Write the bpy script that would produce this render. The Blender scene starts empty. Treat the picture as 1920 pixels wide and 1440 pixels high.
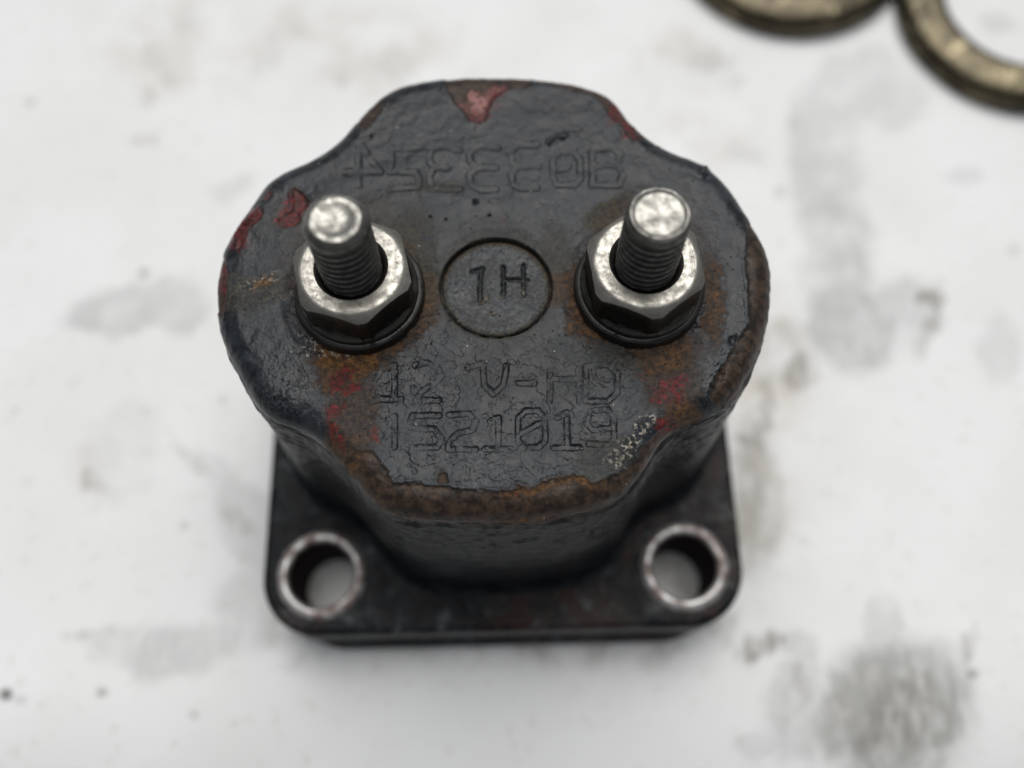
import bpy, bmesh, math, random
import numpy as np
from mathutils import Vector, Matrix

# ------------------------------------------------------------------ camera, sky, sun, exposure
S = bpy.context.scene
C = S.collection
U = 0.001                                   # everything below is written in millimetres
H = 47.4                                    # top face of the housing above the table
T = 12.0                                     # top of the mounting flange
FPX = 1750.0; TH = math.radians(69.0)       # lens (px of a 1920 wide frame) and camera pitch
CAM = np.array([1.6, -43.4, 132.4])

cd = bpy.data.cameras.new('camera'); cam = bpy.data.objects.new('camera', cd); C.objects.link(cam)
cd.sensor_width = 36.0; cd.lens = 36.0 * FPX / 1920.0
cd.clip_start = 0.005; cd.clip_end = 20.0
cam.location = Vector(CAM * U); cam.rotation_euler = (math.pi / 2 - TH, 0, 0)
cd.dof.use_dof = True; cd.dof.focus_distance = 0.0905; cd.dof.aperture_fstop = 10.0
S.camera = cam

SUN_EL, SUN_AZ = math.radians(69), math.radians(8)      # azimuth from +Y (far side) towards +X
w = bpy.data.worlds.new('World'); S.world = w; w.use_nodes = True
nt = w.node_tree; nt.nodes.clear()
sky = nt.nodes.new('ShaderNodeTexSky'); sky.sky_type = 'NISHITA'; sky.sun_disc = False
sky.sun_elevation = SUN_EL; sky.sun_rotation = SUN_AZ; sky.air_density = 1.0; sky.dust_density = 4.0
hs = nt.nodes.new('ShaderNodeHueSaturation'); hs.inputs['Saturation'].default_value = 0.22   # overcast: nearly colourless
bg = nt.nodes.new('ShaderNodeBackground'); bg.inputs['Strength'].default_value = 0.05
wo = nt.nodes.new('ShaderNodeOutputWorld')
nt.links.new(sky.outputs[0], hs.inputs['Color']); nt.links.new(hs.outputs[0], bg.inputs['Color'])
nt.links.new(bg.outputs[0], wo.inputs['Surface'])

ld = bpy.data.lights.new('sun', 'SUN'); sun = bpy.data.objects.new('sun', ld); C.objects.link(sun)
ld.energy = 1.5; ld.angle = math.radians(52); ld.color = (1.0, 0.985, 0.96)
sd = Vector((math.sin(SUN_AZ) * math.cos(SUN_EL), math.cos(SUN_AZ) * math.cos(SUN_EL), math.sin(SUN_EL)))
sun.rotation_euler = sd.to_track_quat('Z', 'Y').to_euler()
sun.location = sd * 0.6

S.view_settings.view_transform = 'Standard'; S.view_settings.look = 'None'
S.view_settings.exposure = 0.34; S.view_settings.gamma = 1.0
S.render.engine = 'CYCLES'

# ------------------------------------------------------------------ photograph pixel <-> place
_s, _c = math.sin(TH), math.cos(TH)
def at(px, py, z):
    """point on the plane at height z (mm) seen at a pixel of the 1920x1440 photograph"""
    px = np.asarray(px, float); py = np.asarray(py, float)
    u = (px - 960) / FPX; v = (720 - py) / FPX
    dz = -_s + v * _c; dy = _c + v * _s
    k = (z - CAM[2]) / dz
    return np.stack([CAM[0] + k * u, CAM[1] + k * dy], -1)
def to_px(P):
    d = P - CAM
    zc = d[:, 1] * _c - d[:, 2] * _s
    yc = d[:, 1] * _s + d[:, 2] * _c
    return np.stack([960 + FPX * d[:, 0] / zc, 720 - FPX * yc / zc], -1)

# ------------------------------------------------------------------ numpy noise and masks
_rng = np.random.RandomState(7)
_perm = _rng.permutation(256); _perm = np.concatenate([_perm, _perm, _perm])
_grad = _rng.normal(size=(256, 3)); _grad /= np.linalg.norm(_grad, axis=1)[:, None]
def perlin(P):
    P = np.asarray(P, np.float64)
    i = np.floor(P).astype(int); f = P - i; i &= 255
    w_ = f * f * f * (f * (f * 6 - 15) + 10)
    out = np.zeros(len(P))
    for a in (0, 1):
        for b in (0, 1):
            for c in (0, 1):
                g = _grad[_perm[_perm[_perm[i[:, 0] + a] + i[:, 1] + b] + i[:, 2] + c] & 255]
                d = g[:, 0] * (f[:, 0] - a) + g[:, 1] * (f[:, 1] - b) + g[:, 2] * (f[:, 2] - c)
                out += d * (w_[:, 0] if a else 1 - w_[:, 0]) * (w_[:, 1] if b else 1 - w_[:, 1]) * (w_[:, 2] if c else 1 - w_[:, 2])
    return out * 1.6
def fbm(P, scale, octs=4, off=0.0, gain=0.5):
    P = np.asarray(P) / scale + off
    o = 0; a = 1; t = 0
    for k in range(octs):
        o = o + a * perlin(P * (2.03 ** k) + 17.3 * k); t += a; a *= gain
    return o / t
def sstep(a, b, x):
    t = np.clip((x - a) / (b - a), 0, 1); return t * t * (3 - 2 * t)
def seg_dist(Q, a, b):
    a = np.asarray(a, float); b = np.asarray(b, float); ab = b - a
    t = np.clip(((Q - a) @ ab) / max(ab @ ab, 1e-9), 0, 1)
    return np.linalg.norm(Q - a - t[:, None] * ab, axis=1)
def line_dist(Q, pts):
    d = np.full(len(Q), 1e9)
    for a, b in zip(pts[:-1], pts[1:]): d = np.minimum(d, seg_dist(Q, a, b))
    return d
def poly_sd(Q, pts):
    """signed distance (negative inside) to a closed polygon"""
    pts = [tuple(p) for p in pts]; d = line_dist(Q, pts + [pts[0]])
    ins = np.zeros(len(Q), bool); j = len(pts) - 1
    for i in range(len(pts)):
        (xi, yi), (xj, yj) = pts[i], pts[j]
        if yi != yj:
            ins ^= ((yi > Q[:, 1]) != (yj > Q[:, 1])) & (Q[:, 0] < (xj - xi) * (Q[:, 1] - yi) / (yj - yi) + xi)
        j = i
    return np.where(ins, -d, d)
def blob(Q, cx, cy, rx, ry, rot=0.0):
    r = math.radians(rot); x = Q[:, 0] - cx; y = Q[:, 1] - cy
    a = (x * math.cos(r) + y * math.sin(r)) / rx; b = (-x * math.sin(r) + y * math.cos(r)) / ry
    return np.exp(-(a * a + b * b) * 1.1)

# ------------------------------------------------------------------ mesh and object helpers
def grid_mesh(name, V, nrow, ncol, closed=True, extra_faces=None, smooth=True, sharp=None):
    """rows x columns of vertices (mm) joined into quads; columns wrap round when closed"""
    r = np.arange(nrow - 1)[:, None]; c = np.arange(ncol if closed else ncol - 1)[None, :]
    c2 = (c + 1) % ncol
    F = np.stack([r * ncol + c, (r + 1) * ncol + c, (r + 1) * ncol + c2, r * ncol + c2], -1).reshape(-1, 4)
    me = bpy.data.meshes.new(name)
    nf = len(F); ex = extra_faces or []
    me.vertices.add(len(V)); me.vertices.foreach_set('co', (np.asarray(V) * U).astype(np.float32).ravel())
    loops = F.ravel().tolist(); starts = (np.arange(nf) * 4).tolist(); n = nf * 4
    for f in ex: loops += list(f); starts.append(n); n += len(f)
    me.loops.add(len(loops)); me.loops.foreach_set('vertex_index', loops)
    me.polygons.add(len(starts)); me.polygons.foreach_set('loop_start', starts)
    me.polygons.foreach_set('use_smooth', [smooth] * len(starts))
    me.update(calc_edges=True); me.validate()
    if sharp is not None: me.set_sharp_from_angle(angle=math.radians(sharp))
    return me
def attr(me, name, r, g=None, b=None, a=None):
    n = len(me.vertices); z = np.zeros(n)
    col = np.stack([z if x is None else np.clip(x, 0, 1) for x in (r, g, b, a)], -1).astype(np.float32)
    at_ = me.attributes.new(name, 'FLOAT_COLOR', 'POINT'); at_.data.foreach_set('color', col.ravel())
def obj(name, me, mat, parent=None, loc=None):
    o = bpy.data.objects.new(name, me); C.objects.link(o)
    if mat and not me.materials: me.materials.append(mat)
    if parent: o.parent = parent
    if loc is not None: o.location = Vector(loc) * U
    return o
def thing(name, label, cat, loc=(0, 0, 0), group=None):
    o = bpy.data.objects.new(name, None); C.objects.link(o); o.location = Vector(loc) * U
    o.empty_display_size = 0.01
    tag(o, label, cat, group); return o
def tag(o, label, cat, group=None):
    o['label'] = label; o['category'] = cat
    if group: o['group'] = group

# ------------------------------------------------------------------ node helpers
class N:
    def __init__(s, name):
        s.m = bpy.data.materials.new(name); s.m.use_nodes = True; s.t = s.m.node_tree
        s.b = s.t.nodes['Principled BSDF']; s.tc = None
    def new(s, k): return s.t.nodes.new(k)
    def link(s, a, b): s.t.links.new(a, b)
    def put(s, sock, v):
        if hasattr(v, 'is_output') or isinstance(v, bpy.types.NodeSocket): s.link(v, sock)
        else: sock.default_value = v
    def obco(s):
        if not s.tc: s.tc = s.new('ShaderNodeTexCoord')
        return s.tc.outputs['Object']
    def noise(s, mm, detail=4, rough=0.55, dist=0.0, vec=None, stretch=None):
        n = s.new('ShaderNodeTexNoise'); n.inputs['Scale'].default_value = 1.0 / (mm * U)
        n.inputs['Detail'].default_value = detail; n.inputs['Roughness'].default_value = rough; n.inputs['Distortion'].default_value = dist
        v = vec or s.obco()
        if stretch:
            mp = s.new('ShaderNodeMapping'); mp.inputs['Scale'].default_value = stretch; s.link(v, mp.inputs[0]); v = mp.outputs[0]
        s.link(v, n.inputs['Vector']); return n.outputs['Fac']
    def voro(s, mm, feature='F1'):
        n = s.new('ShaderNodeTexVoronoi'); n.inputs['Scale'].default_value = 1.0 / (mm * U); n.feature = feature
        s.link(s.obco(), n.inputs['Vector']); return n.outputs['Distance']
    def ramp(s, fac, a, b, lo=0.0, hi=1.0):
        n = s.new('ShaderNodeMapRange'); n.interpolation_type = 'SMOOTHSTEP'
        s.put(n.inputs['Value'], fac); n.inputs['From Min'].default_value = a; n.inputs['From Max'].default_value = b
        n.inputs['To Min'].default_value = lo; n.inputs['To Max'].default_value = hi; return n.outputs[0]
    def math(s, op, a, b=0.0, clamp=False):
        n = s.new('ShaderNodeMath'); n.operation = op; n.use_clamp = clamp
        s.put(n.inputs[0], a); s.put(n.inputs[1], b); return n.outputs[0]
    def mix(s, fac, a, b):
        n = s.new('ShaderNodeMix'); n.data_type = 'RGBA'
        def col(v): return (*v, 1.0) if isinstance(v, tuple) and len(v) == 3 else v
        s.put(n.inputs['Factor'], fac); s.put(n.inputs['A'], 0.0) if False else None
        s.put(n.inputs[6], col(a)); s.put(n.inputs[7], col(b)); return n.outputs[2]
    def mixf(s, fac, a, b):
        n = s.new('ShaderNodeMix'); n.data_type = 'FLOAT'
        s.put(n.inputs[0], fac); s.put(n.inputs[2], a); s.put(n.inputs[3], b); return n.outputs[0]
    def attr(s, name):
        n = s.new('ShaderNodeAttribute'); n.attribute_name = name
        q = s.new('ShaderNodeSeparateColor'); s.link(n.outputs['Color'], q.inputs[0])
        return q.outputs[0], q.outputs[1], q.outputs[2], n.outputs['Alpha']
    def bump(s, h, dist_mm, strength=1.0, prev=None):
        n = s.new('ShaderNodeBump'); n.inputs['Strength'].default_value = strength; n.inputs['Distance'].default_value = dist_mm * U
        s.put(n.inputs['Height'], h)
        if prev: s.link(prev, n.inputs['Normal'])
        return n.outputs[0]
    def out(s, color=None, rough=None, metal=None, normal=None, spec=None, coat=None):
        for k, v in (('Base Color', color), ('Roughness', rough), ('Metallic', metal), ('Normal', normal), ('Specular IOR Level', spec), ('Coat Weight', coat)):
            if v is not None: s.put(s.b.inputs[k], (*v, 1.0) if isinstance(v, tuple) and len(v) == 3 else v)
        return s.m

def mat_paint():
    n = N('worn_black_paint')
    chip, red, rust, grit = n.attr('wear'); olive, pale, wall, hole = n.attr('dirt_shade')
    mott = n.noise(2.2, 5, 0.62, 0.4); fine = n.noise(0.35, 3, 0.6); speck = n.noise(0.16, 2, 0.6); big = n.noise(7, 3)
    col = n.mix(n.ramp(mott, 0.38, 0.68), (0.006, 0.008, 0.0115), (0.021, 0.026, 0.032))
    col = n.mix(n.math('MULTIPLY', n.ramp(fine, 0.45, 0.72), n.math('MULTIPLY', pale, 0.75)), col, (0.085, 0.09, 0.094))
    # olive film of dry dirt
    col = n.mix(n.math('MULTIPLY', n.math('MULTIPLY', olive, n.ramp(fine, 0.32, 0.66)), 0.85), col, (0.075, 0.062, 0.034))
    # bare primer and rust under the paint
    br = n.mix(n.ramp(n.noise(0.9, 4), 0.35, 0.68), (0.012, 0.008, 0.006), (0.056, 0.034, 0.022))
    col = n.mix(chip, col, br)
    ru = n.mix(n.ramp(n.noise(0.55, 4, 0.65), 0.35, 0.7), (0.045, 0.023, 0.010), (0.19, 0.088, 0.026))
    ru = n.mix(n.ramp(n.math('ADD', rust, n.ramp(n.noise(1.6, 3), 0.35, 0.7, -0.22, 0.2)), 0.50, 0.95), n.mix(n.ramp(n.noise(0.6, 4, 0.65), 0.35, 0.68), (0.024, 0.014, 0.009), (0.098, 0.056, 0.028)), ru)
    col = n.mix(n.math('MULTIPLY', rust, n.ramp(n.noise(0.7, 4, 0.65), 0.22, 0.48)), col, ru)
    rd = n.mix(n.ramp(n.noise(0.45, 4, 0.65), 0.36, 0.72), (0.030, 0.007, 0.007), (0.185, 0.014, 0.016))
    rd = n.mix(n.math('MULTIPLY', red, grit), rd, (0.38, 0.20, 0.18))
    col = n.mix(n.math('MULTIPLY', red, n.ramp(n.noise(0.5, 3, 0.6), 0.30, 0.52)), col, rd)
    gm = n.math('MULTIPLY', n.math('SUBTRACT', grit, red, True), n.ramp(n.noise(0.42, 4, 0.7), 0.50, 0.60))
    col = n.mix(gm, col, n.mix(n.ramp(fine, 0.4, 0.6), (0.20, 0.175, 0.125), (0.46, 0.44, 0.38)))
    # single bright dust specks
    ds = n.math('MULTIPLY', n.ramp(n.voro(1.5), 0.055, 0.03), n.ramp(n.noise(2.0, 1), 0.52, 0.60))
    col = n.mix(ds, col, (0.55, 0.53, 0.48))
    # small black pits
    pit = n.math('MULTIPLY', n.ramp(n.voro(1.05), 0.13, 0.08), n.ramp(n.noise(4.0, 2), 0.44, 0.56))
    col = n.mix(pit, col, (0.010, 0.010, 0.010))
    col = n.mix(n.math('MULTIPLY', wall, 0.8), col, (0.006, 0.007, 0.008))  # shade of the side wall, put into its paint colour
    col = n.mix(n.math('MULTIPLY', hole, 0.32), col, (0.009, 0.008, 0.006))  # darker colour along the letter grooves
    rough = n.mixf(chip, n.ramp(mott, 0.3, 0.7, 0.24, 0.44), 0.5)
    rough = n.mixf(n.math('MAXIMUM', n.math('MAXIMUM', rust, grit), olive), rough, 0.75)
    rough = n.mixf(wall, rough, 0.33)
    h0 = n.bump(n.math('MULTIPLY', n.noise(0.8, 3, 0.55, 1.0), n.math('ADD', pale, 0.15)), 0.12, 0.6)
    h1 = n.bump(mott, 0.14, 0.55, h0)
    h2 = n.bump(fine, 0.05, 0.4, h1)
    h3 = n.bump(n.math('MULTIPLY', speck, n.math('ADD', n.math('MAXIMUM', rust, grit), 0.25)), 0.10, 0.7, h2)
    h4 = n.bump(n.math('MULTIPLY', pit, -1.0), 0.10, 0.8, h3)
    return n.out(col, rough, 0.0, h4, n.mixf(wall, 0.29, 0.07))

def mat_flange():
    n = N('dusty_black_flange_paint')
    a = n.noise(5.5, 4, 0.6); b = n.noise(1.4, 4, 0.6); c = n.noise(11, 3)
    col = n.mix(n.ramp(a, 0.42, 0.7), (0.003, 0.004, 0.006), (0.020, 0.024, 0.026))
    col = n.mix(n.math('MULTIPLY', n.ramp(c, 0.52, 0.68), 0.6), col, (0.040, 0.022, 0.018))
    col = n.mix(n.math('MULTIPLY', n.ramp(b, 0.50, 0.66), n.ramp(a, 0.40, 0.62)), col, (0.085, 0.092, 0.094))
    col = n.mix(n.math('MULTIPLY', n.ramp(n.noise(8.0, 4, 0.7, 0.5), 0.56, 0.62), 0.8), col, (0.030, 0.014, 0.011))
    return n.out(col, n.ramp(b, 0.3, 0.7, 0.36, 0.55), 0.0, n.bump(n.noise(2.6, 3), 0.5, 0.8, n.bump(b, 0.25, 0.7)), 0.16)

def mat_steel(name, bright, dark, r0=0.3, r1=0.55, turned=False):
    n = N(name)
    worn, blacken, _, _ = n.attr('wear')
    a = n.noise(0.9, 4, 0.6); b = n.noise(0.22, 3, 0.65); g = n.noise(1.8, 3)
    scr = n.noise(0.12, 3, 0.6, 0.0, None, (1.0, 0.12, 1.0))
    br = n.mix(n.ramp(a, 0.35, 0.68), bright, tuple(x * 0.66 for x in bright))
    sp = n.new('ShaderNodeSeparateXYZ'); n.link(n.obco(), sp.inputs[0])
    rad = n.math('SQRT', n.math('ADD', n.math('MULTIPLY', sp.outputs[0], sp.outputs[0]), n.math('MULTIPLY', sp.outputs[1], sp.outputs[1])))
    cmb = n.new('ShaderNodeCombineXYZ'); n.link(n.math('ADD', rad, n.math('MULTIPLY', a, 0.0002)), cmb.inputs[0])
    turn = n.noise(0.16, 2, 0.6, 0.0, cmb.outputs[0])
    br = n.mix(n.math('MULTIPLY', n.ramp(turn, 0.5, 0.7), 0.35), br, tuple(x * 0.45 for x in bright))
    br = n.mix(n.math('MULTIPLY', n.ramp(scr, 0.55, 0.75), 0.45), br, tuple(x * 0.4 for x in bright))
    pits = n.math('MULTIPLY', n.ramp(b, 0.63, 0.68), n.ramp(g, 0.48, 0.62))
    br = n.mix(n.math('MULTIPLY', pits, 0.85), br, (0.03, 0.026, 0.022))
    dk = n.mix(n.ramp(a, 0.35, 0.7), dark, tuple(x * 0.45 for x in dark))
    col = n.mix(worn, dk, br)
    col = n.mix(blacken, col, (0.012, 0.011, 0.010))  # near-black in thread roots, nut bore, lower faces and washer
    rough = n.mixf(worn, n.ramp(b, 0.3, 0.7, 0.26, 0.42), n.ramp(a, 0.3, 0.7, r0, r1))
    metal = n.mixf(blacken, n.mixf(worn, 0.85, 1.0), 0.1)
    nm = n.bump(a, 0.05, 0.35); nm = n.bump(turn, 0.025, 0.5, nm); nm = n.bump(scr, 0.02, 0.5, nm); nm = n.bump(n.math('MULTIPLY', pits, -1.0), 0.05, 0.6, nm)
    return n.out(col, rough, metal, nm)

def mat_eyelet():
    n = N('worn_eyelet_steel')
    a = n.noise(1.6, 4, 0.6); ins, _, _, _ = n.attr('wear')
    col = n.mix(n.ramp(a, 0.42, 0.68), (0.56, 0.545, 0.53), (0.22, 0.165, 0.15))
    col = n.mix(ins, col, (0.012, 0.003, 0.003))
    return n.out(col, n.mixf(ins, n.ramp(a, 0.3, 0.7, 0.36, 0.6), 0.7), n.mixf(ins, 0.75, 0.0), n.bump(a, 0.15, 0.6), n.mixf(ins, 0.5, 0.15))

def mat_ring():
    n = N('tarnished_bronze_steel')
    a = n.noise(6, 4, 0.6); b = n.noise(0.5, 3)
    a = n.math('ADD', a, n.math('MULTIPLY', n.math('SUBTRACT', n.noise(1.3, 4), 0.5), 0.5))
    col = n.mix(n.ramp(a, 0.35, 0.7), (0.115, 0.100, 0.066), (0.042, 0.035, 0.029))
    col = n.mix(n.ramp(n.noise(3.2, 4, 0.7, 0.6), 0.56, 0.64), col, (0.25, 0.215, 0.14))
    return n.out(col, n.ramp(b, 0.3, 0.7, 0.22, 0.42), 1.0, n.bump(n.noise(2.5, 3), 0.25, 0.5, n.bump(b, 0.03, 0.5)))

def mat_sheet():
    n = N('grubby_white_sheet')
    grey, brown, dark, warm = n.attr('stain_shade')
    a = n.noise(9, 5, 0.6); b = n.noise(2.2, 4, 0.6); c = n.noise(28, 4, 0.55)
    st = n.noise(1.6, 4, 0.6, 0.0, None, (1.0, 0.35, 1.0))
    col = n.mix(n.ramp(c, 0.36, 0.66), (0.84, 0.85, 0.85), (0.80, 0.805, 0.80))
    col = n.mix(n.math('MULTIPLY', warm, n.ramp(a, 0.35, 0.65)), col, (0.54, 0.49, 0.40))
    col = n.mix(n.math('MULTIPLY', n.ramp(b, 0.58, 0.70), 0.30), col, (0.55, 0.54, 0.49))
    gm = n.math('MULTIPLY', grey, n.math('MULTIPLY', n.ramp(a, 0.30, 0.56, 0.45, 1.0), n.ramp(st, 0.35, 0.55, 0.72, 1.0)))
    col = n.mix(gm, col, (0.19, 0.196, 0.19))
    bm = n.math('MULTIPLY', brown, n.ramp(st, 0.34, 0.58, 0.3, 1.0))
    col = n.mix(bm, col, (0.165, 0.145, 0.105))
    col = n.mix(dark, col, (0.06, 0.06, 0.055))
    return n.out(col, n.ramp(a, 0.3, 0.7, 0.42, 0.6), 0.0, n.bump(b, 0.12, 0.35), 0.35)

M = dict(paint=mat_paint(), flange=mat_flange(), eyelet=mat_eyelet(), ring=mat_ring(), sheet=mat_sheet(),
         nut=mat_steel('worn_nut_steel', (0.40, 0.385, 0.345), (0.026, 0.024, 0.022)),
         stud=mat_steel('worn_stud_steel', (0.32, 0.312, 0.285), (0.035, 0.034, 0.034), 0.3, 0.55))

# ------------------------------------------------------------------ the white sheet it stands on
def build_sheet():
    xs = np.concatenate([np.linspace(-900, -112, 14)[:-1], np.linspace(-112, 122, 470), np.linspace(122, 900, 14)[1:]])
    ys = np.concatenate([np.linspace(-700, -60, 12)[:-1], np.linspace(-60, 92, 310), np.linspace(92, 1200, 16)[1:]])
    X, Y = np.meshgrid(xs, ys); P = np.stack([X.ravel(), Y.ravel(), np.zeros(X.size)], -1)
    away = sstep(38, 70, np.maximum(abs(P[:, 0]), abs(P[:, 1])))
    near = sstep(-36, -60, P[:, 1]) * sstep(-300, -60, P[:, 1])
    P[:, 2] = fbm(P, 46, 2, 3.1) * 0.9 * away + perlin(P / 9.0) * 0.05 * away
    d = np.clip(-P[:, 1] - 35.5, 0, 40); P[:, 2] -= 0.013 * d * d          # the sheet sags towards the near edge
    Q = to_px(np.stack([P[:, 0], P[:, 1], P[:, 2] * 0], -1)); Q[P[:, 1] > 400] = (-9e3, -9e3)
    Wp = np.stack([fbm(P, 7, 3, 9.0), fbm(P, 7, 3, 21.0)], -1)
    Wq = np.stack([fbm(P, 2.2, 3, 4.0), fbm(P, 2.2, 3, 14.0)], -1)
    Qw = Q + Wp * 30 + Wq * 14
    grey = np.zeros(len(P)); brown = grey.copy(); dark = grey.copy(); warm = grey.copy()
    for cx, cy, rx, ry, r, k in ((215, 585, 95, 34, -12, .30), (335, 570, 55, 48, 0, .26), (470, 990, 48, 95, -32, .22), (400, 875, 50, 22, 35, .14),  # grey patch left of the base is its soft shadow, painted in
            (470, 1130, 60, 60, 0, .16), (1545, 300, 62, 110, 0, .24), (1600, 160, 90, 60, -20, .20), (1680, 190, 60, 50, 0, .16), (1565, 470, 62, 105, 0, .32),
            (1595, 610, 80, 75, 0, .38), (1700, 585, 58, 62, 0, .26), (1415, 950, 48, 150, 0, .22), (1680, 1335, 135, 120, -25, .50), (1500, 1335, 62, 85, 0, .30),
            (1660, 1170, 34, 46, 0, .20), (1490, 1212, 40, 28, 0, .24), (1395, 300, 30, 22, 0, .12), (430, 350, 42, 20, -20, .16), (1800, 330, 30, 16, 0, .16),
            (1880, 650, 30, 60, 0, .14), (230, 850, 60, 90, 20, .08), (1440, 1400, 50, 26, 0, .22)):
        grey = np.maximum(grey, 1.25 * k * sstep(.2, .6, blob(Qw, cx, cy, rx * 1.2, ry * 1.25, r)))
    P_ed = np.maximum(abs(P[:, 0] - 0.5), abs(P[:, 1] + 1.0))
    brown = np.maximum(brown, .45 * sstep(34.5, 30.5, P_ed) * sstep(-.2, .4, fbm(P, 5, 3, 31)))  # contact shadow and grime round the base, painted as a brown band
    hm = sstep(14, -16, poly_sd(Qw, [(120, 1190), (210, 1176), (420, 1172), (520, 1180), (520, 1215), (420, 1240), (350, 1272), (260, 1275), (190, 1245)]))
    grey = np.maximum(grey, hm * .30)
    for cx, cy, rx, ry, r, k in ((1490, 215, 16, 30, 0, .22), (1745, 556, 30, 18, -10, .55), (1736, 618, 15, 62, 8, .34), (1496, 700, 32, 30, 0, .48), (1435, 765, 13, 95, 9, .36),
            (1405, 826, 34, 11, 6, .46), (1450, 655, 42, 74, 20, .20), (1405, 930, 30, 130, 4, .22), (1700, 1330, 60, 75, 20, .40), (1640, 1370, 26, 60, 15, .30), (1780, 1370, 24, 70, 15, .22),
            (1420, 1208, 40, 22, -30, .50), (1815, 1206, 14, 38, 8, .34), (1500, 1290, 26, 60, 22, .22), (1650, 1395, 18, 20, 0, .35), (175, 900, 20, 12, 0, .30), (285, 110, 20, 26, 10, .14), (280, 188, 13, 22, 0, .26),
            (318, 160, 14, 20, 0, .14), (735, 125, 44, 30, 0, .16), (1330, 112, 50, 18, -12, .22), (1372, 150, 26, 20, 0, .16), (265, 264, 32, 13, -8, .22), (360, 40, 30, 14, 0, .12),
            (512, 95, 14, 34, 0, .16), (480, 120, 20, 20, 0, .12), (360, 850, 40, 12, 40, .16), (440, 975, 36, 16, 40, .18), (1870, 40, 30, 20, 0, .18), (1310, 330, 20, 14, 0, .16)):
        brown = np.maximum(brown, 1.3 * k * sstep(.2, .7, blob(Qw, cx, cy, rx * 1.2, ry * 1.2, r)))
    # streaky runs in the lower right smear
    run = sstep(-.2, .6, perlin(np.stack([P[:, 0] / 2.2 + P[:, 1] / 7, P[:, 1] / 9, P[:, 0] * 0], -1)))
    brown = np.maximum(brown, .22 * run * sstep(.15, .7, blob(Qw, 1660, 1345, 170, 110, -20)))
    for cx, cy, r, k in ((270, 513, 9, .45), (345, 985, 7, .3), (9, 1302, 11, .85), (190, 1298, 9, .5), (362, 1340, 8, .25), (1822, 1264, 10, .5), (642, 152, 9, .22), (57, 192, 9, .25),
                         (418, 750, 8, .22), (36, 1312, 9, .25), (275, 770, 8, .16), (1900, 470, 12, .16), (1462, 360, 12, .2), (150, 1190, 7, .2), (30, 770, 8, .14), (560, 60, 9, .12)):
        dark = np.maximum(dark, k * sstep(.2, .7, blob(Q, cx, cy, r * 1.3, r * 1.2)))
    for cx, cy, rx, ry, k in ((340, 90, 180, 110, .35), (720, 110, 170, 80, .38), (1270, 85, 90, 40, .42), (1330, 260, 120, 110, .22), (600, 40, 120, 50, .3), (1430, 700, 90, 170, .65), (1420, 950, 80, 170, .6), (1660, 1330, 150, 110, .4), (190, 870, 70, 90, .2)):
        warm = np.maximum(warm, k * sstep(.1, .8, blob(Qw, cx, cy, rx, ry)))
    me = grid_mesh('white_sheet', P, len(ys), len(xs), closed=False)
    attr(me, 'stain_shade', grey, brown, dark, warm)
    # rows run upward so flip to face up
    me.flip_normals()
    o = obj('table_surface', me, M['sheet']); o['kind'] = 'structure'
    o['label'] = 'white sheet with grey and brown oily smudges and painted shade under the metal parts'
build_sheet()

# ------------------------------------------------------------------ the relay
relay = thing('solenoid_relay', 'black chipped solenoid relay with two threaded studs on a square bolt-down flange', 'relay')
PC = at(930, 537, H)                                           # middle of the round plug = origin of the plan
STUDS = [at(627.5, 411, H + 14.9), at(1237, 399, H + 14.9)]

OUT = [(954,145),(823,149),(762,159),(732,171),(697,196),(674,219),(659,243),(639,266),(610,289),(575,308),(540,320),(514,336),(493,356),(479,382),(463,403),
 (444,432),(426,461),(414,492),(407,520),(405,545),(406,579),(413,630),(428,666),(453,710),(474,751),(487,771),(512,793),(536,800),(563,806),(604,834),(627,858),(648,884),
 (664,905),(682,930),(702,951),(731,970),(781,980),(839,982),(900,983),(956,982),(1007,979),(1080,968),(1139,951),(1168,934),(1188,914),(1206,892),(1217,872),(1229,849),(1243,828),
 (1268,808),(1299,793),(1328,785),(1352,774),(1375,755),(1398,722),(1422,669),(1439,617),(1448,558),(1448,522),(1441,483),(1425,447),(1401,409),(1384,382),(1366,356),(1349,336),
 (1328,316),(1311,305),(1276,295),(1241,280),(1212,260),(1191,242),(1174,219),(1162,199),(1150,184),(1130,172),(1095,161),(1066,154),(1022,148)]
NA = 1600
def outline():
    o = np.array(OUT, float)
    back = np.clip((560 - o[:, 1]) / 400, 0, 1)
    P = np.array([at(x, y, H - 2.2 + 1.2 * b) for (x, y), b in zip(o, back)]) - PC
    r = np.linalg.norm(P, axis=1); r = r + 0.5 * back; a = np.arctan2(P[:, 1], P[:, 0]); k = np.argsort(a); a, r = a[k], r[k]
    A = np.arange(NA) / NA * 2 * np.pi - np.pi
    R = np.interp(A, np.concatenate([a - 2 * np.pi, a, a + 2 * np.pi]), np.tile(r, 3))
    sg = 9.0; kk = np.arange(-40, 41); g = np.exp(-kk ** 2 / (2 * sg * sg)); g /= g.sum()
    R = np.convolve(np.concatenate([R[-40:], R, R[:40]]), g, 'valid')
    XY = np.stack([R * np.cos(A), R * np.sin(A)], -1)
    t = np.roll(XY, -3, 0) - np.roll(XY, 3, 0); t /= np.linalg.norm(t, axis=1)[:, None]
    nrm = np.stack([t[:, 1], -t[:, 0]], -1)
    return A, XY, nrm

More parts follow.
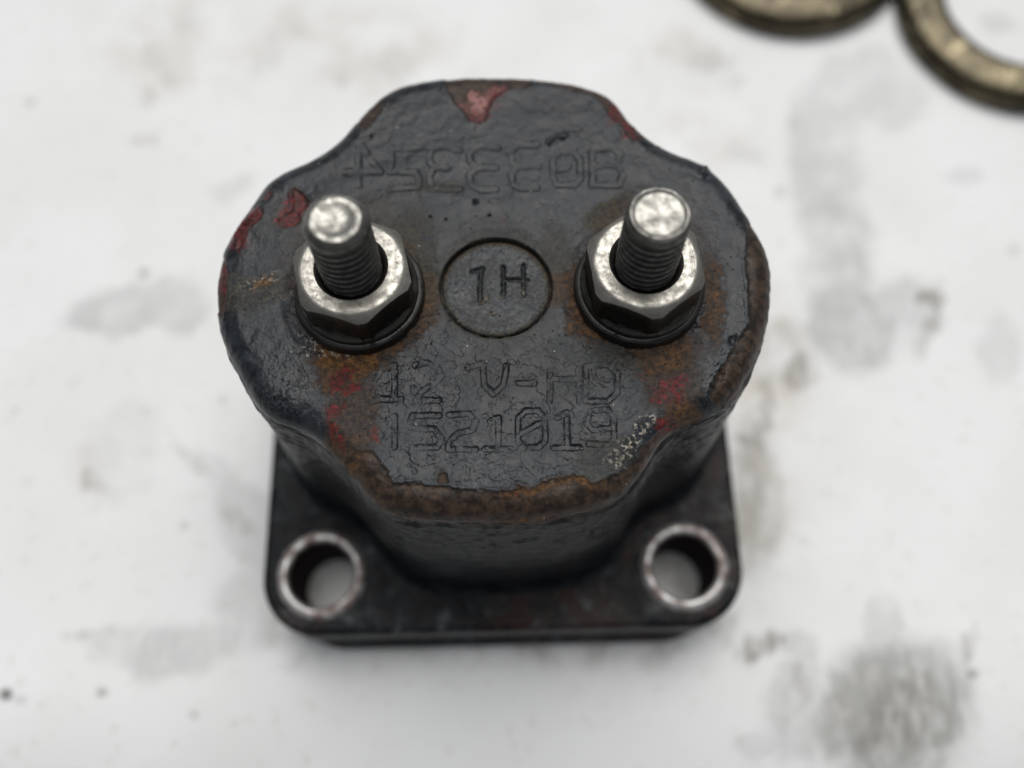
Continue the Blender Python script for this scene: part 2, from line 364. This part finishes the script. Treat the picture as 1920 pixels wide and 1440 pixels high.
LETTERS = [ # strokes in photograph pixels on the top face
 # top row
 [(672,272),(672,346)], [(648,322),(714,322)], [(676,272),(712,320)],
 [(785,277),(735,277),(732,322),(778,323),(787,335),(784,350),(730,354)],
 [(862,281),(832,273),(808,280),(804,300),(814,314),(838,315)], [(814,314),(805,330),(808,354),(863,354)],
 [(934,276),(896,273),(880,285),(882,302),(893,314),(930,314)], [(893,314),(880,328),(884,348),(896,354),(930,354)],
 [(1008,270),(968,272),(957,288),(960,306),(972,310),(1008,311)], [(972,311),(958,325),(962,345),(974,353),(1006,352)],
 [(1045,347),(1036,330),(1036,300),(1050,283),(1076,283),(1088,300),(1088,334),(1078,347),(1045,347)], [(1050,318),(1066,312)],
 [(1112,280),(1150,277),(1163,288),(1158,308),(1112,311)], [(1158,309),(1168,328),(1160,347),(1110,347)], [(1111,280),(1110,347)],
 # 12 V-HD
 [(728,690),(740,684),(740,748)], [(702,748),(752,748)],
 [(778,684),(800,680),(822,690),(828,706),(812,722),(790,734),(780,750),(822,750)],
 [(876,690),(905,682),(908,722),(926,738),(944,722),(950,686)],
 [(972,718),(1002,718)], [(1032,694),(1030,752)], [(1084,694),(1086,752)], [(1034,710),(1082,710)],
 [(1098,686),(1098,752)], [(1098,686),(1140,684),(1158,700),(1158,736),(1140,752),(1098,752)],
 # 1521019
 [(728,788),(740,780),(740,838)],
 [(824,778),(774,778),(766,800),(778,803),(814,803),(828,822),(820,838),(776,839)],
 [(842,777),(880,776),(892,792),(886,806),(858,812),(842,828),(840,842),(892,842)],
 [(918,790),(934,782),(934,838)], [(908,842),(958,841)],
 [(972,784),(985,771),(1010,770),(1022,784),(1022,826),(1010,838),(984,840),(972,826),(972,784)], [(978,812),(1014,792)],
 [(1044,782),(1062,774),(1064,838)], [(1038,840),(1086,838)],
 [(1108,770),(1140,768),(1152,782),(1150,802),(1112,806),(1100,794),(1108,770)], [(1150,790),(1152,822),(1140,834),(1104,832)],
]
PLUG_LETTERS = [[(885,508),(905,503)], [(902,503),(899,563)], [(943,499),(944,556)], [(981,497),(982,554)], [(944,523),(988,525)]]

BASE_CHIP = [ # paint gone: brown primer and rust show
 [(650,862),(672,846),(700,846),(722,880),(735,907),(765,904),(788,905),(800,912),(860,917),(920,920),(955,922),(975,911),(1000,914),(1030,905),(1070,893),(1092,891),(1108,903),(1126,905),(1148,895),
  (1172,880),(1182,868),(1198,860),(1206,838),(1222,826),(1240,806),(1262,792),(1292,792),(1310,786),(1262,830),(1236,860),(1218,900),(1190,930),(1140,966),(1050,986),(920,992),(800,990),(722,978),(690,950),(668,920),(645,890)],
 [(1398,410),(1404,440),(1400,500),(1403,570),(1406,606),(1386,640),(1366,664),(1346,698),(1336,720),(1334,742),(1345,762),(1362,766),(1400,744),(1440,660),(1470,560),(1460,480),(1425,430)],
 [(830,140),(838,166),(852,188),(878,222),(900,228),(914,216),(924,190),(946,166),(992,163),(1000,140)],
 [(1000,140),(1000,160),(1060,166),(1104,176),(1122,186),(1140,214),(1164,240),(1182,264),(1200,260),(1185,225),(1160,180),(1110,150)],
 [(690,196),(722,182),(716,204),(702,226),(684,244),(665,240),(672,215)],
 [(553,353),(567,360),(582,376),(562,400),(560,420),(526,432),(521,416),(545,396),(551,376)],
 [(492,392),(468,410),(444,432),(446,470),(453,456),(466,430),(487,414)],
 [(504,364),(512,360),(508,374),(496,380)],
 [(398,480),(420,482),(426,520),(424,560),(416,590),(398,590)],
 [(824,888),(838,888),(842,905),(822,906)],
]
def build_housing():
    A, XY, nr = outline()
    rr = 2.7
    inner = XY - nr * rr
    Ri = np.linalg.norm(inner, axis=1); Ai = np.arctan2(inner[:, 1], inner[:, 0])
    rows = []; kinds = []                                       # (x, y, z), normal
    cosA, sinA = np.cos(A), np.sin(A)
    c0 = 7.2
    rad = np.concatenate([[0.02, 2.0, 4.0, 5.0], np.arange(5.2, 6.2, 0.05), np.arange(6.25, c0, 0.11)])
    for r in rad:
        rows.append(np.stack([r * cosA, r * sinA, np.full(NA, H)], -1)); kinds.append(0)
    cir = np.stack([c0 * cosA, c0 * sinA], -1)
    NT = 215
    for k in range(NT + 1):
        q = cir + (inner - cir) * (k / NT)
        rows.append(np.concatenate([q, np.full((NA, 1), H)], 1)); kinds.append(0)
    ntop = len(rows)
    nv = [np.tile([0, 0, 1.0], (NA, 1))] * ntop
    NRD = 30
    for k in range(1, NRD + 1):
        t = k / NRD * math.pi / 2
        rows.append(np.concatenate([inner + nr * rr * math.sin(t), np.full((NA, 1), H - rr + rr * math.cos(t))], 1))
        nv.append(np.concatenate([nr * math.sin(t), np.full((NA, 1), math.cos(t))], 1))
    z0 = H - rr; zb = T + 2.6; NW = 84
    for k in range(1, NW + 1):
        f = k / NW; z = z0 + (zb - z0) * f
        rows.append(np.concatenate([XY + nr * (0.9 * f), np.full((NA, 1), z)], 1)); nv.append(np.concatenate([nr, np.zeros((NA, 1))], 1))
    for k in range(1, 11):
        t = k / 10 * math.pi / 2
        rows.append(np.concatenate([XY + nr * (0.9 + 1.3 * (1 - math.cos(t))), np.full((NA, 1), zb - 2.75 * math.sin(t))], 1))
        nv.append(np.concatenate([nr * math.cos(t), np.full((NA, 1), math.sin(t))], 1))
    V = np.concatenate(rows); NV = np.concatenate(nv); nrow = len(rows)
    V[:, :2] += PC
    topf = NV[:, 2]                                             # 1 on the top face, 0 on the wall
    istop = sstep(0.55, 0.98, topf) * (V[:, 2] > H - rr)
    inrim = (V[:, 2] > H - rr - 1.0)
    Q = to_px(V)
    Wp = np.stack([fbm(V, 2.2, 3, 5.0), fbm(V, 2.2, 3, 33.0)], -1)
    Wf = np.stack([fbm(V, 0.55, 2, 15.0), fbm(V, 0.55, 2, 63.0)], -1)
    Qa = Q + Wp * 9 + Wf * 5                                    # ragged paint edges
    chip_sd = np.full(len(V), 1e3)
    for p in BASE_CHIP:
        chip_sd = np.minimum(chip_sd, poly_sd(Qa, p))
    chip_sd = np.where(inrim, chip_sd, 1e3)
    chip = sstep(3, -3, chip_sd)
    # loose small chips along the rim
    # --- colour masks
    red = np.zeros(len(V)); rust = red.copy(); grit = red.copy(); olive = red.copy()
    Qb = Q + Wp * 22 + Wf * 14
    def rb(m, c, *a): return np.maximum(m, c * sstep(.22, .75, blob(Qb, *a)))
    def rw(m, c, *a): return np.maximum(m, c * sstep(.10, .55, blob(Qb, *a)))
    for a in ((895, 195, 38, 32), (1160, 205, 20, 30, 35), (1180, 240, 22, 26, 45), (555, 385, 26, 34, 25), (538, 415, 26, 18), (468, 412, 36, 14, -50), (450, 445, 20, 26), (505, 368, 12, 10, -40),
              (660, 726, 28, 11, -12), (630, 715, 16, 22, 20), (626, 788, 12, 36, -15), (638, 826, 11, 16), (700, 815, 14, 10), (650, 700, 14, 10), (1258, 728, 42, 24, -10), (1240, 744, 20, 16), (1242, 802, 22, 18), (1275, 712, 20, 10), (954, 411, 6, 6),
              (640, 768, 24, 8), (1205, 712, 8, 6), (416, 530, 10, 46), (962, 922, 10, 4), (925, 180, 26, 14, -40)):
        red = rb(red, .95, *a)
    for a, k in (((655, 672, 74, 36), 1.0), ((690, 646, 84, 24), .85), ((640, 700, 50, 40), .8), ((660, 790, 50, 90), .55), ((660, 520, 118, 135), .38), ((1210, 505, 118, 130), .48), ((1335, 560, 22, 90), .75), ((1085, 560, 26, 70), .75),
                 ((1110, 610, 50, 26, 35), .85), ((1245, 660, 68, 52), .75), ((1262, 720, 60, 60), .5), ((1275, 775, 40, 40), .7), ((495, 532, 24, 10, -20), .9), ((780, 600, 50, 30, -40), .7), ((752, 500, 30, 60), .4), ((640, 850, 40, 50), .7), ((800, 545, 26, 40), .5), ((1050, 540, 24, 40), .6)):
        rust = rw(rust, k, *a)
    # paint lip with yellow rust
    lip = sstep(13, 2, np.abs(chip_sd + 6)) * (Q[:, 1] > 880) * (Q[:, 0] > 935) * (Q[:, 0] < 1140)
    rust = np.maximum(rust, lip * .9)
    for a, k in (((1190, 825, 60, 13, -50), .95), ((1205, 795, 22, 18), .8), ((1160, 855, 20, 22), .7), ((620, 664, 50, 10, 10), .85), ((575, 645, 22, 16), .6), ((562, 662, 16, 8), .7), ((488, 530, 44, 12, -20), .7), ((895, 188, 30, 26), .85), ((910, 170, 30, 10), .5),
                 ((1045, 915, 40, 4, -12), .25)):
        grit = rb(grit, k, *a)
    for a, k in (((1145, 400, 46, 24, -25), .8), ((770, 480, 50, 90), .6), ((810, 540, 26, 50), .8), ((1165, 665, 60, 28), .55), ((470, 550, 70, 34, -15), .55), ((1040, 500, 30, 90), .45), ((930, 535, 118, 112), .45), ((660, 420, 170, 60), .25), ((1000, 690, 160, 60), .18), ((828, 352, 50, 14), .5), ((1130, 640, 40, 12), .6), ((1120, 900, 50, 10), .3), ((1140, 860, 60, 40), .4), ((830, 895, 12, 12), .8)):
        olive = rw(olive, k, *a)
    ringd = np.abs(np.linalg.norm(V[:, :2] - PC, axis=1) - 5.75)
    olive = np.maximum(olive, .9 * sstep(.5, .05, ringd) * sstep(-.3, .3, fbm(V, 1.6, 3, 70)))
    red *= inrim; rust *= inrim; grit *= inrim; olive *= inrim
    pale = sstep(-.25, .5, fbm(V, 9, 3, 44.0)) * istop * (0.6 + 0.4 * sstep(520, 760, Q[:, 1]))
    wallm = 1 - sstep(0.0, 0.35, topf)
    # --- relief
    D = fbm(V, 5.0, 3, 2.0) * 0.12 * (0.4 + 0.6 * istop)
    orange = fbm(V, 1.3, 3, 8.0); D += orange * 0.075 * np.where(Q[:, 1] > 600, 1.15, 0.8)
    D += -np.abs(fbm(V, 2.4, 3, 28.0)) * 0.07 * istop
    D += perlin(np.stack([(V[:, 0] + V[:, 1] * .5) / 6.0, (V[:, 1] - V[:, 0] * .4) / 2.4, V[:, 2] * 0], -1)) * 0.075 * istop * sstep(560, 380, Q[:, 1])
    D -= sstep(.1, .0, np.abs(fbm(V, 1.5, 3, 52.0))) * 0.04 * istop * sstep(560, 700, Q[:, 1])
    # lettering pressed into the top
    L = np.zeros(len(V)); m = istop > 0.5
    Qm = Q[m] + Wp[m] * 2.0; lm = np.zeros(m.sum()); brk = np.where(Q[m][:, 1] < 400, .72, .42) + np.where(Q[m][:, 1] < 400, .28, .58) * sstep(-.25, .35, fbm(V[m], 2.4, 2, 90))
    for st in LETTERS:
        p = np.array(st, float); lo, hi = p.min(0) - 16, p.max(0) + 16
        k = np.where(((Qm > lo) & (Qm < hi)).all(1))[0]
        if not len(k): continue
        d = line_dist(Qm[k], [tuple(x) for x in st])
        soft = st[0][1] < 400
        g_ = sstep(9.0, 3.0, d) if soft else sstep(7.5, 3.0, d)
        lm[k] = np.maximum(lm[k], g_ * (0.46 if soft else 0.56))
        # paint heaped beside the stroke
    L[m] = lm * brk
    D -= 0.21 * L
    D -= 0.20 * chip * (0.75 + 0.5 * fbm(V, 3, 2, 50))
    D += 0.10 * sstep(9, 0, np.abs(chip_sd - 3)) * istop * sstep(-.4, .3, fbm(V, 4, 2, 77))          # lifted paint lip
    D += fbm(V, 0.7, 3, 19.0) * 0.07 * np.maximum(np.maximum(rust, grit), chip * .6)
    # blister and curl near the back
    D += 0.22 * np.exp(-(seg_dist(Q, (1030, 268), (1058, 256)) / 7) ** 2) - 0.30 * np.exp(-(line_dist(Q, [(1030, 272), (1042, 261), (1056, 261)]) / 2.6) ** 2)
    for (x, y, r) in ((890, 378, 3.5), (808, 406, 2), (835, 410, 2), (918, 403, 2), (697, 255, 2.5), (1352, 712, 5), (1375, 640, 8), (1352, 700, 6)):
        D -= 0.35 * np.exp(-(np.linalg.norm(Q + Wf * 6 - (x, y), axis=1) / r) ** 2) * istop
    D += 0.45 * np.exp(-(np.linalg.norm(Q + Wf * 8 - (1318, 322), axis=1) / 7) ** 2) - 0.3 * np.exp(-(np.linalg.norm(Q - (1326, 334), axis=1) / 6) ** 2)
    D += 0.16 * sstep(.25, .6, fbm(V, 2.0, 3, 99)) * np.exp(-((V[:, 2] - (H - 0.5)) / 0.5) ** 2) * (topf < .95)
    # crust round the washers
    for s_ in STUDS:
        d = np.linalg.norm(V[:, :2] - s_, axis=1)
        D += istop * (0.42 * sstep(8.2, 6.5, d) * (0.7 + 0.9 * fbm(V, 1.0, 3, 12)))
    # ripples on the wall (brushed on paint)
    rp = perlin(np.stack([V[:, 0] / 3.2, V[:, 1] / 3.2, V[:, 2] / 0.55], -1))
    D += (rp * 0.15 + 0.10 * perlin(np.stack([V[:, 0] / 1.3, V[:, 1] / 1.3, V[:, 2] / 0.4], -1) + 7.7)) * wallm * sstep(T + 14, T + 24, V[:, 2])
    D += 0.20 * np.exp(-((V[:, 2] - (H - rr - 0.9 + 0.5 * fbm(V, 6, 2, 14))) / 0.35) ** 2) * (0.4 + fbm(V, 3, 3, 41))
    D += fbm(V, 1.1, 3, 57) * 0.10 * wallm
    D += fbm(V, 9, 2, 61) * 0.35 * wallm
    # pocket for the plug
    dr = np.linalg.norm(V[:, :2] - PC, axis=1)
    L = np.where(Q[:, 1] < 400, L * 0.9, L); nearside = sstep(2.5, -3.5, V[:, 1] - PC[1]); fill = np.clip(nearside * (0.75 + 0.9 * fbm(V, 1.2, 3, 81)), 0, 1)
    D -= (0.95 - 0.62 * fill) * sstep(5.85, 5.58, dr) * (topf > .5)
    D -= 0.22 * sstep(7.4, 5.7, dr) * sstep(-1, 5, V[:, 1] - PC[1]) * (topf > .5)
    V = V + NV * D[:, None]
    me = grid_mesh('housing', V, nrow, NA, closed=True, extra_faces=None)
    me.flip_normals() if me.polygons[NA * 50].normal.z < 0 else None
    attr(me, 'wear', chip, red, rust, grit); attr(me, 'dirt_shade', olive, pale, wallm, L)
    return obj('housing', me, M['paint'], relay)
housing = build_housing()

def build_plug():
    na, nr_ = 360, 96
    a = np.arange(na) / na * 2 * np.pi
    prof = [(r, 0.0) for r in np.linspace(0.01, 5.25, nr_)] + [(5.4, -0.03), (5.48, -0.12), (5.5, -0.3), (5.5, -1.4)]
    V = np.concatenate([np.stack([r * np.cos(a), r * np.sin(a), np.full(na, z)], -1) for r, z in prof])
    W3 = V + [PC[0], PC[1], H - 0.42]
    # the plug sits a little tilted: proud at the near side
    tilt = -0.05 * V[:, 1]
    Q = to_px(W3); Wp = np.stack([fbm(W3, 1.2, 2, 5.), fbm(W3, 1.2, 2, 33.)], -1)
    L = np.zeros(len(V))
    for st in PLUG_LETTERS:
        L = np.maximum(L, np.exp(-(line_dist(Q + Wp * 2.0, [tuple(x) for x in st]) / 3.4) ** 2))
    top = (np.arange(len(V)) // na) < nr_
    V[:, 2] += tilt + top * (fbm(W3, 2.5, 3, 4.) * 0.07 + fbm(W3, 0.6, 2, 7.) * 0.035 - 0.34 * L)
    rad = np.linalg.norm(V[:, :2], axis=1)
    me = grid_mesh('round_plug', V, len(prof), na)
    if me.polygons[na * 5].normal.z < 0: me.flip_normals()
    grit = sstep(.3, .8, np.maximum.reduce([blob(Q + Wp * 12, 908, 562, 18, 7, -25), blob(Q + Wp * 12, 925, 590, 12, 5, 10), blob(Q + Wp * 12, 945, 552, 8, 8), blob(Q + Wp * 12, 980, 548, 8, 8), blob(Q, 850, 597, 26, 7, 40)]))
    olive = np.maximum(.25 * (fbm(W3, 2, 3, 9) > 0), .8 * sstep(4.7, 5.3, rad)); olive = np.maximum(olive, grit)
    z = np.zeros(len(V))
    attr(me, 'wear', z, z, .5 * sstep(4.9, 5.4, rad) * (V[:, 1] > 1), grit * .35); attr(me, 'dirt_shade', olive, .9 * top, z, L * .5)
    return obj('round_plug', me, M['paint'], relay, (PC[0], PC[1], H - 0.36))
build_plug()

# ------------------------------------------------------------------ flange with its four sleeves
HOLES = [at(603, 1078, T), at(1283, 1062, T)]
mid = (HOLES[0] + HOLES[1]) / 2
half = np.linalg.norm(HOLES[1] - HOLES[0]) / 2
ang = math.atan2(*(HOLES[1] - HOLES[0])[::-1])
ex = np.array([math.cos(ang), math.sin(ang)]); ey = np.array([-ex[1], ex[0]])
FC = mid + ey * half                                            # middle of the flange
HOLES += [FC + ey * half - ex * half, FC + ey * half + ex * half]
HR = 4.75
def build_flange(name, z0, z1, margin, cr, shift, holes_r, mat, par):
    cu = bpy.data.curves.new('flange_curve', 'CURVE'); cu.dimensions = '2D'; cu.fill_mode = 'BOTH'
    bev = 0.9
    def spline(pts):
        s = cu.splines.new('POLY'); s.points.add(len(pts) - 1); s.use_cyclic_u = True
        for p, q in zip(s.points, pts): p.co = (q[0] * U, q[1] * U, 0, 1)
    hw = half + margin - bev; pts = []
    for k, (sx, sy) in enumerate(((1, 1), (-1, 1), (-1, -1), (1, -1))):
        for j in range(17):
            t = math.pi / 2 * (k + j / 16)
            x = sx * (hw - cr) + cr * math.cos(t); y = sy * (hw - cr) + cr * math.sin(t)
            p = FC + ex * x + ey * (y + shift); pts.append(p)
    spline(pts)
    for h in HOLES:
        spline([h + (holes_r + bev) * np.array([math.cos(-t), math.sin(-t)]) for t in np.linspace(0, 2 * np.pi, 65)[:-1]])
    cu.extrude = ((z1 - z0) / 2 - bev) * U; cu.bevel_depth = bev * U; cu.bevel_resolution = 4
    o = bpy.data.objects.new('flange_curve', cu); C.objects.link(o)
    dg = bpy.context.evaluated_depsgraph_get(); dg.update()
    me = bpy.data.meshes.new_from_object(o.evaluated_get(dg)); bpy.data.objects.remove(o)
    me.name = name; me.materials.clear()
    me.polygons.foreach_set('use_smooth', [True] * len(me.polygons)); me.set_sharp_from_angle(angle=math.radians(35))
    return obj(name, me, mat, par, (0, 0, (z0 + z1) / 2))
flange = build_flange('flange', 4.6, T, 7.6, 6.6, 0.0, HR, M['flange'], relay)
build_flange('base_plate', 0.01, 4.6, 7.4, 9.0, -0.9, HR, M['flange'], relay)
def lathe(name, prof, na=96, fn=None, sharp=35, cap=True):
    a = np.arange(na) / na * 2 * np.pi
    V = np.concatenate([np.stack([r * np.cos(a), r * np.sin(a), np.full(na, z)], -1) for r, z in prof])
    if fn is not None: V = fn(V)
    me = grid_mesh(name, V, len(prof), na, sharp=sharp)
    bm = bmesh.new(); bm.from_mesh(me); bmesh.ops.recalc_face_normals(bm, faces=bm.faces); bm.to_mesh(me); bm.free()
    return me
ey_prof = [(4.12, -11.9), (4.12, -0.3), (4.18, 0.10), (4.34, 0.40), (4.6, 0.55), (4.95, 0.55), (5.35, 0.38), (5.65, 0.12), (5.78, -0.15), (5.8, -0.6), (4.9, -0.9), (4.7, -11.9), (4.12, -11.9)]
eme = lathe('sleeve', ey_prof, 96, lambda V: V + np.stack([fbm(V, 2.5, 2) * .12, fbm(V, 2.5, 2, 9.) * .12, fbm(V, 2, 2, 5.) * .12], -1) * (V[:, 2:3] > -1))
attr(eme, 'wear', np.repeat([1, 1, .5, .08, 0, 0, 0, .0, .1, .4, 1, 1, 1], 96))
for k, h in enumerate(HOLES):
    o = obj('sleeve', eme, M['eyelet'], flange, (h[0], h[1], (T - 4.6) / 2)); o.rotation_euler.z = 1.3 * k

# ------------------------------------------------------------------ studs, nuts, washers
def stud_mesh(kind):
    na = 120; a = np.arange(na) / na * 2 * np.pi; top = 14.9; R0 = 2.95; p = 1.0
    zs = np.concatenate([np.linspace(-0.5, 5.0, 12)[:-1], np.arange(5.0, top - 0.75, 0.085)])
    rows = []; worn = []; blacken = []
    for z in zs:
        ph = (z / p - a / (2 * np.pi)) % 1.0
        tri = np.abs(ph * 2 - 1)                                # 1 at the crest, 0 at the root
        fade = np.clip((top - 1.0 - z) / 1.1, 0, 1)
        r = R0 - 0.62 * fade * (1 - np.clip(tri * 1.25, 0, 1))
        rows.append(np.stack([r * np.cos(a), r * np.sin(a), np.full(na, z)], -1))
        hgt = np.clip((z - 9.5) / 5, 0, 1)
        worn.append(np.clip((tri - .5) * 2.2, 0, 1) * (0.5 + 0.6 * hgt ** 2) * fade + (1 - fade) * .35)
        blacken.append((1 - np.clip(tri * 1.3, 0, 1)) * fade)
    if kind == 0: tip = [(2.93, -.72), (2.86, -.55), (2.72, -.38), (2.58, -.25), (2.46, -.13), (2.36, -.05), (2.25, -.01), (2.1, 0), (1.8, -.02), (1.5, -.12), (1.25, -.22), (.8, -.24), (.2, -.22), (.01, -.22)]
    else: tip = [(2.93, -.74), (2.88, -.66), (2.76, -.60), (2.70, -.55), (2.69, -.3), (2.66, -.12), (2.58, -.03), (2.48, 0), (2.36, -.06), (2.22, -.20), (2.0, -.24), (1.5, -.22), (.8, -.26), (.3, -.30), (.01, -.30)]
    for k, (r, z) in enumerate(tip):
        rows.append(np.stack([r * np.cos(a), r * np.sin(a), np.full(na, top + z)], -1)); worn.append(np.full(na, (.35, .35, .4, .45, .5, .6, .9)[k] if k < 7 else 1.0)); blacken.append(np.zeros(na))
    V = np.concatenate(rows); worn = np.concatenate(worn); blacken = np.concatenate(blacken)
    up = sstep(top - 1.6, top - .3, V[:, 2])
    n1 = fbm(V, 1.4, 2, 3. + 40 * kind); n2 = fbm(V, .45, 2, 6. + 40 * kind)
    V[:, :2] *= (1 + up * 0.045 * n1)[:, None] * (1 + 0.006 * n2)[:, None]
    V[:, 2] += up * (0.10 * n1 + 0.03 * n2)
    blacken = np.clip(blacken + sstep(.2, .5, n1) * .35 * (1 - up) , 0, 1)
    me = grid_mesh('terminal_stud', V, len(rows), na, sharp=50)
    bm = bmesh.new(); bm.from_mesh(me); bmesh.ops.recalc_face_normals(bm, faces=bm.faces); bm.to_mesh(me); bm.free()
    attr(me, 'wear', worn, blacken); return me
def nut_mesh(rot, seed):
    na = 240; a = np.arange(na) / na * 2 * np.pi; a0 = math.radians(rot)
    AF = 5.3; top = 6.3; rc = 5.06; zb = 2.35
    loc = (a - a0 + 1e-9) % (math.pi / 3) - math.pi / 6
    hx = np.minimum(AF / np.cos(loc), 5.86)                     # rounded off corners
    ze = top - 0.12 - (hx - rc) * 0.62
    ring = lambda r, z: np.stack([r * np.cos(a), r * np.sin(a), z * np.ones(na)], -1)
    rows = [ring(3.05, 0.6), ring(3.05, top - .75), ring(3.3, top - .38), ring(3.50, top - .06), ring(3.56, top), ring(3.9, top + .01), ring(4.3, top + .01), ring(4.72, top), ring(4.9, top - .04), ring(rc, top - .12),
            ring(rc + (hx - rc) * .5, (top - .12) * .5 + ze * .5), ring(hx, ze), ring(hx, ze - .12)]
    wv = [0, .1, .3, .8, 1, 1, 1, 1, 1, .9, .75, .65, .25]
    for f in (.3, .6, .9): rows.append(ring(hx, ze + (zb - ze) * f)); wv.append(0.06)
    rows += [ring(np.maximum(hx, 5.5), np.full(na, zb)), ring(5.85, 2.15), ring(6.0, 1.9), ring(6.0, 1.45), ring(3.05, 1.45), ring(3.05, 0.6)]
    wv += [0.05, .22, .1, 0, 0, 0]
    V = np.concatenate(rows); n1 = fbm(V, 1.8, 2, seed); n2 = fbm(V, .5, 2, seed + 5)
    V[:, 2] += 0.06 * n1 + 0.015 * n2; V[:, :2] *= (1 + .008 * n1)[:, None]
    me = grid_mesh('hex_nut', V, len(rows), na, sharp=32)
    bm = bmesh.new(); bm.from_mesh(me); bmesh.ops.recalc_face_normals(bm, faces=bm.faces); bm.to_mesh(me); bm.free()
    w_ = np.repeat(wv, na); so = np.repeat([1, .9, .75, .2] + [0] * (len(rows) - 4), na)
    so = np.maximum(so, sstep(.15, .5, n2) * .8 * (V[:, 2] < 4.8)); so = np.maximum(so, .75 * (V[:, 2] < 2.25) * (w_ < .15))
    attr(me, 'wear', w_, so); return me
wprof = [(3.1, 1.40), (6.15, 1.42), (6.42, 1.25), (6.55, 0.9), (6.6, -0.5), (3.1, -0.5), (3.1, 1.40)]
wme = lathe('washer', wprof, 120, lambda V: V + np.stack([fbm(V, 3, 2) * .15, fbm(V, 3, 2, 9.) * .15, fbm(V, 2, 2, 5.) * .10], -1))
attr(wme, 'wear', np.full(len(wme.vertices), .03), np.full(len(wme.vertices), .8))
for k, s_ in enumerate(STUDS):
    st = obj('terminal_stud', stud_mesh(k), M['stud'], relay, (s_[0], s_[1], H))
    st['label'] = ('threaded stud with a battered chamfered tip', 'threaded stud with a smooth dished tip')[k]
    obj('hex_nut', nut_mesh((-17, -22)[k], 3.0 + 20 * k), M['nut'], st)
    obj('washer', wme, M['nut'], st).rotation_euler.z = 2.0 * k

# ------------------------------------------------------------------ two loose rings behind
def ring_mesh():
    prof = [(14.2, 0.0), (13.9, 1.0), (13.8, 2.6), (14.0, 3.6), (14.6, 4.2), (15.6, 4.5), (17.0, 4.55), (17.4, 4.35), (17.9, 4.35), (19.4, 4.2), (20.7, 3.7), (21.5, 3.0), (21.9, 2.0), (21.9, 0.8), (21.6, 0.0), (14.2, 0.0)]
    return lathe('metal_ring', prof, 160, lambda V: V + np.stack([fbm(V, 14, 2) * .25, fbm(V, 14, 2, 8.) * .25, fbm(V, 9, 2, 3.) * .15 * (V[:, 2] > 3)], -1), 40)
rme = ring_mesh()
p1 = at(1926, -2, 4.0); p2 = at(1488, -136, 4.0)
r1 = obj('metal_ring', rme, M['ring'], None, (p1[0], p1[1], 0.0)); r1.rotation_euler.z = 0.6
tag(r1, 'blurred bronze-grey metal ring showing white sheet through its middle, in the upper right corner', 'ring', 'loose metal rings behind the relay')
r2 = r1.copy(); C.objects.link(r2); r2.location = Vector((p2[0], p2[1], 0.0)) * U; r2.rotation_euler.z = 2.4
tag(r2, 'blurred dark metal ring behind the relay, only its near edge inside the picture', 'ring', 'loose metal rings behind the relay')
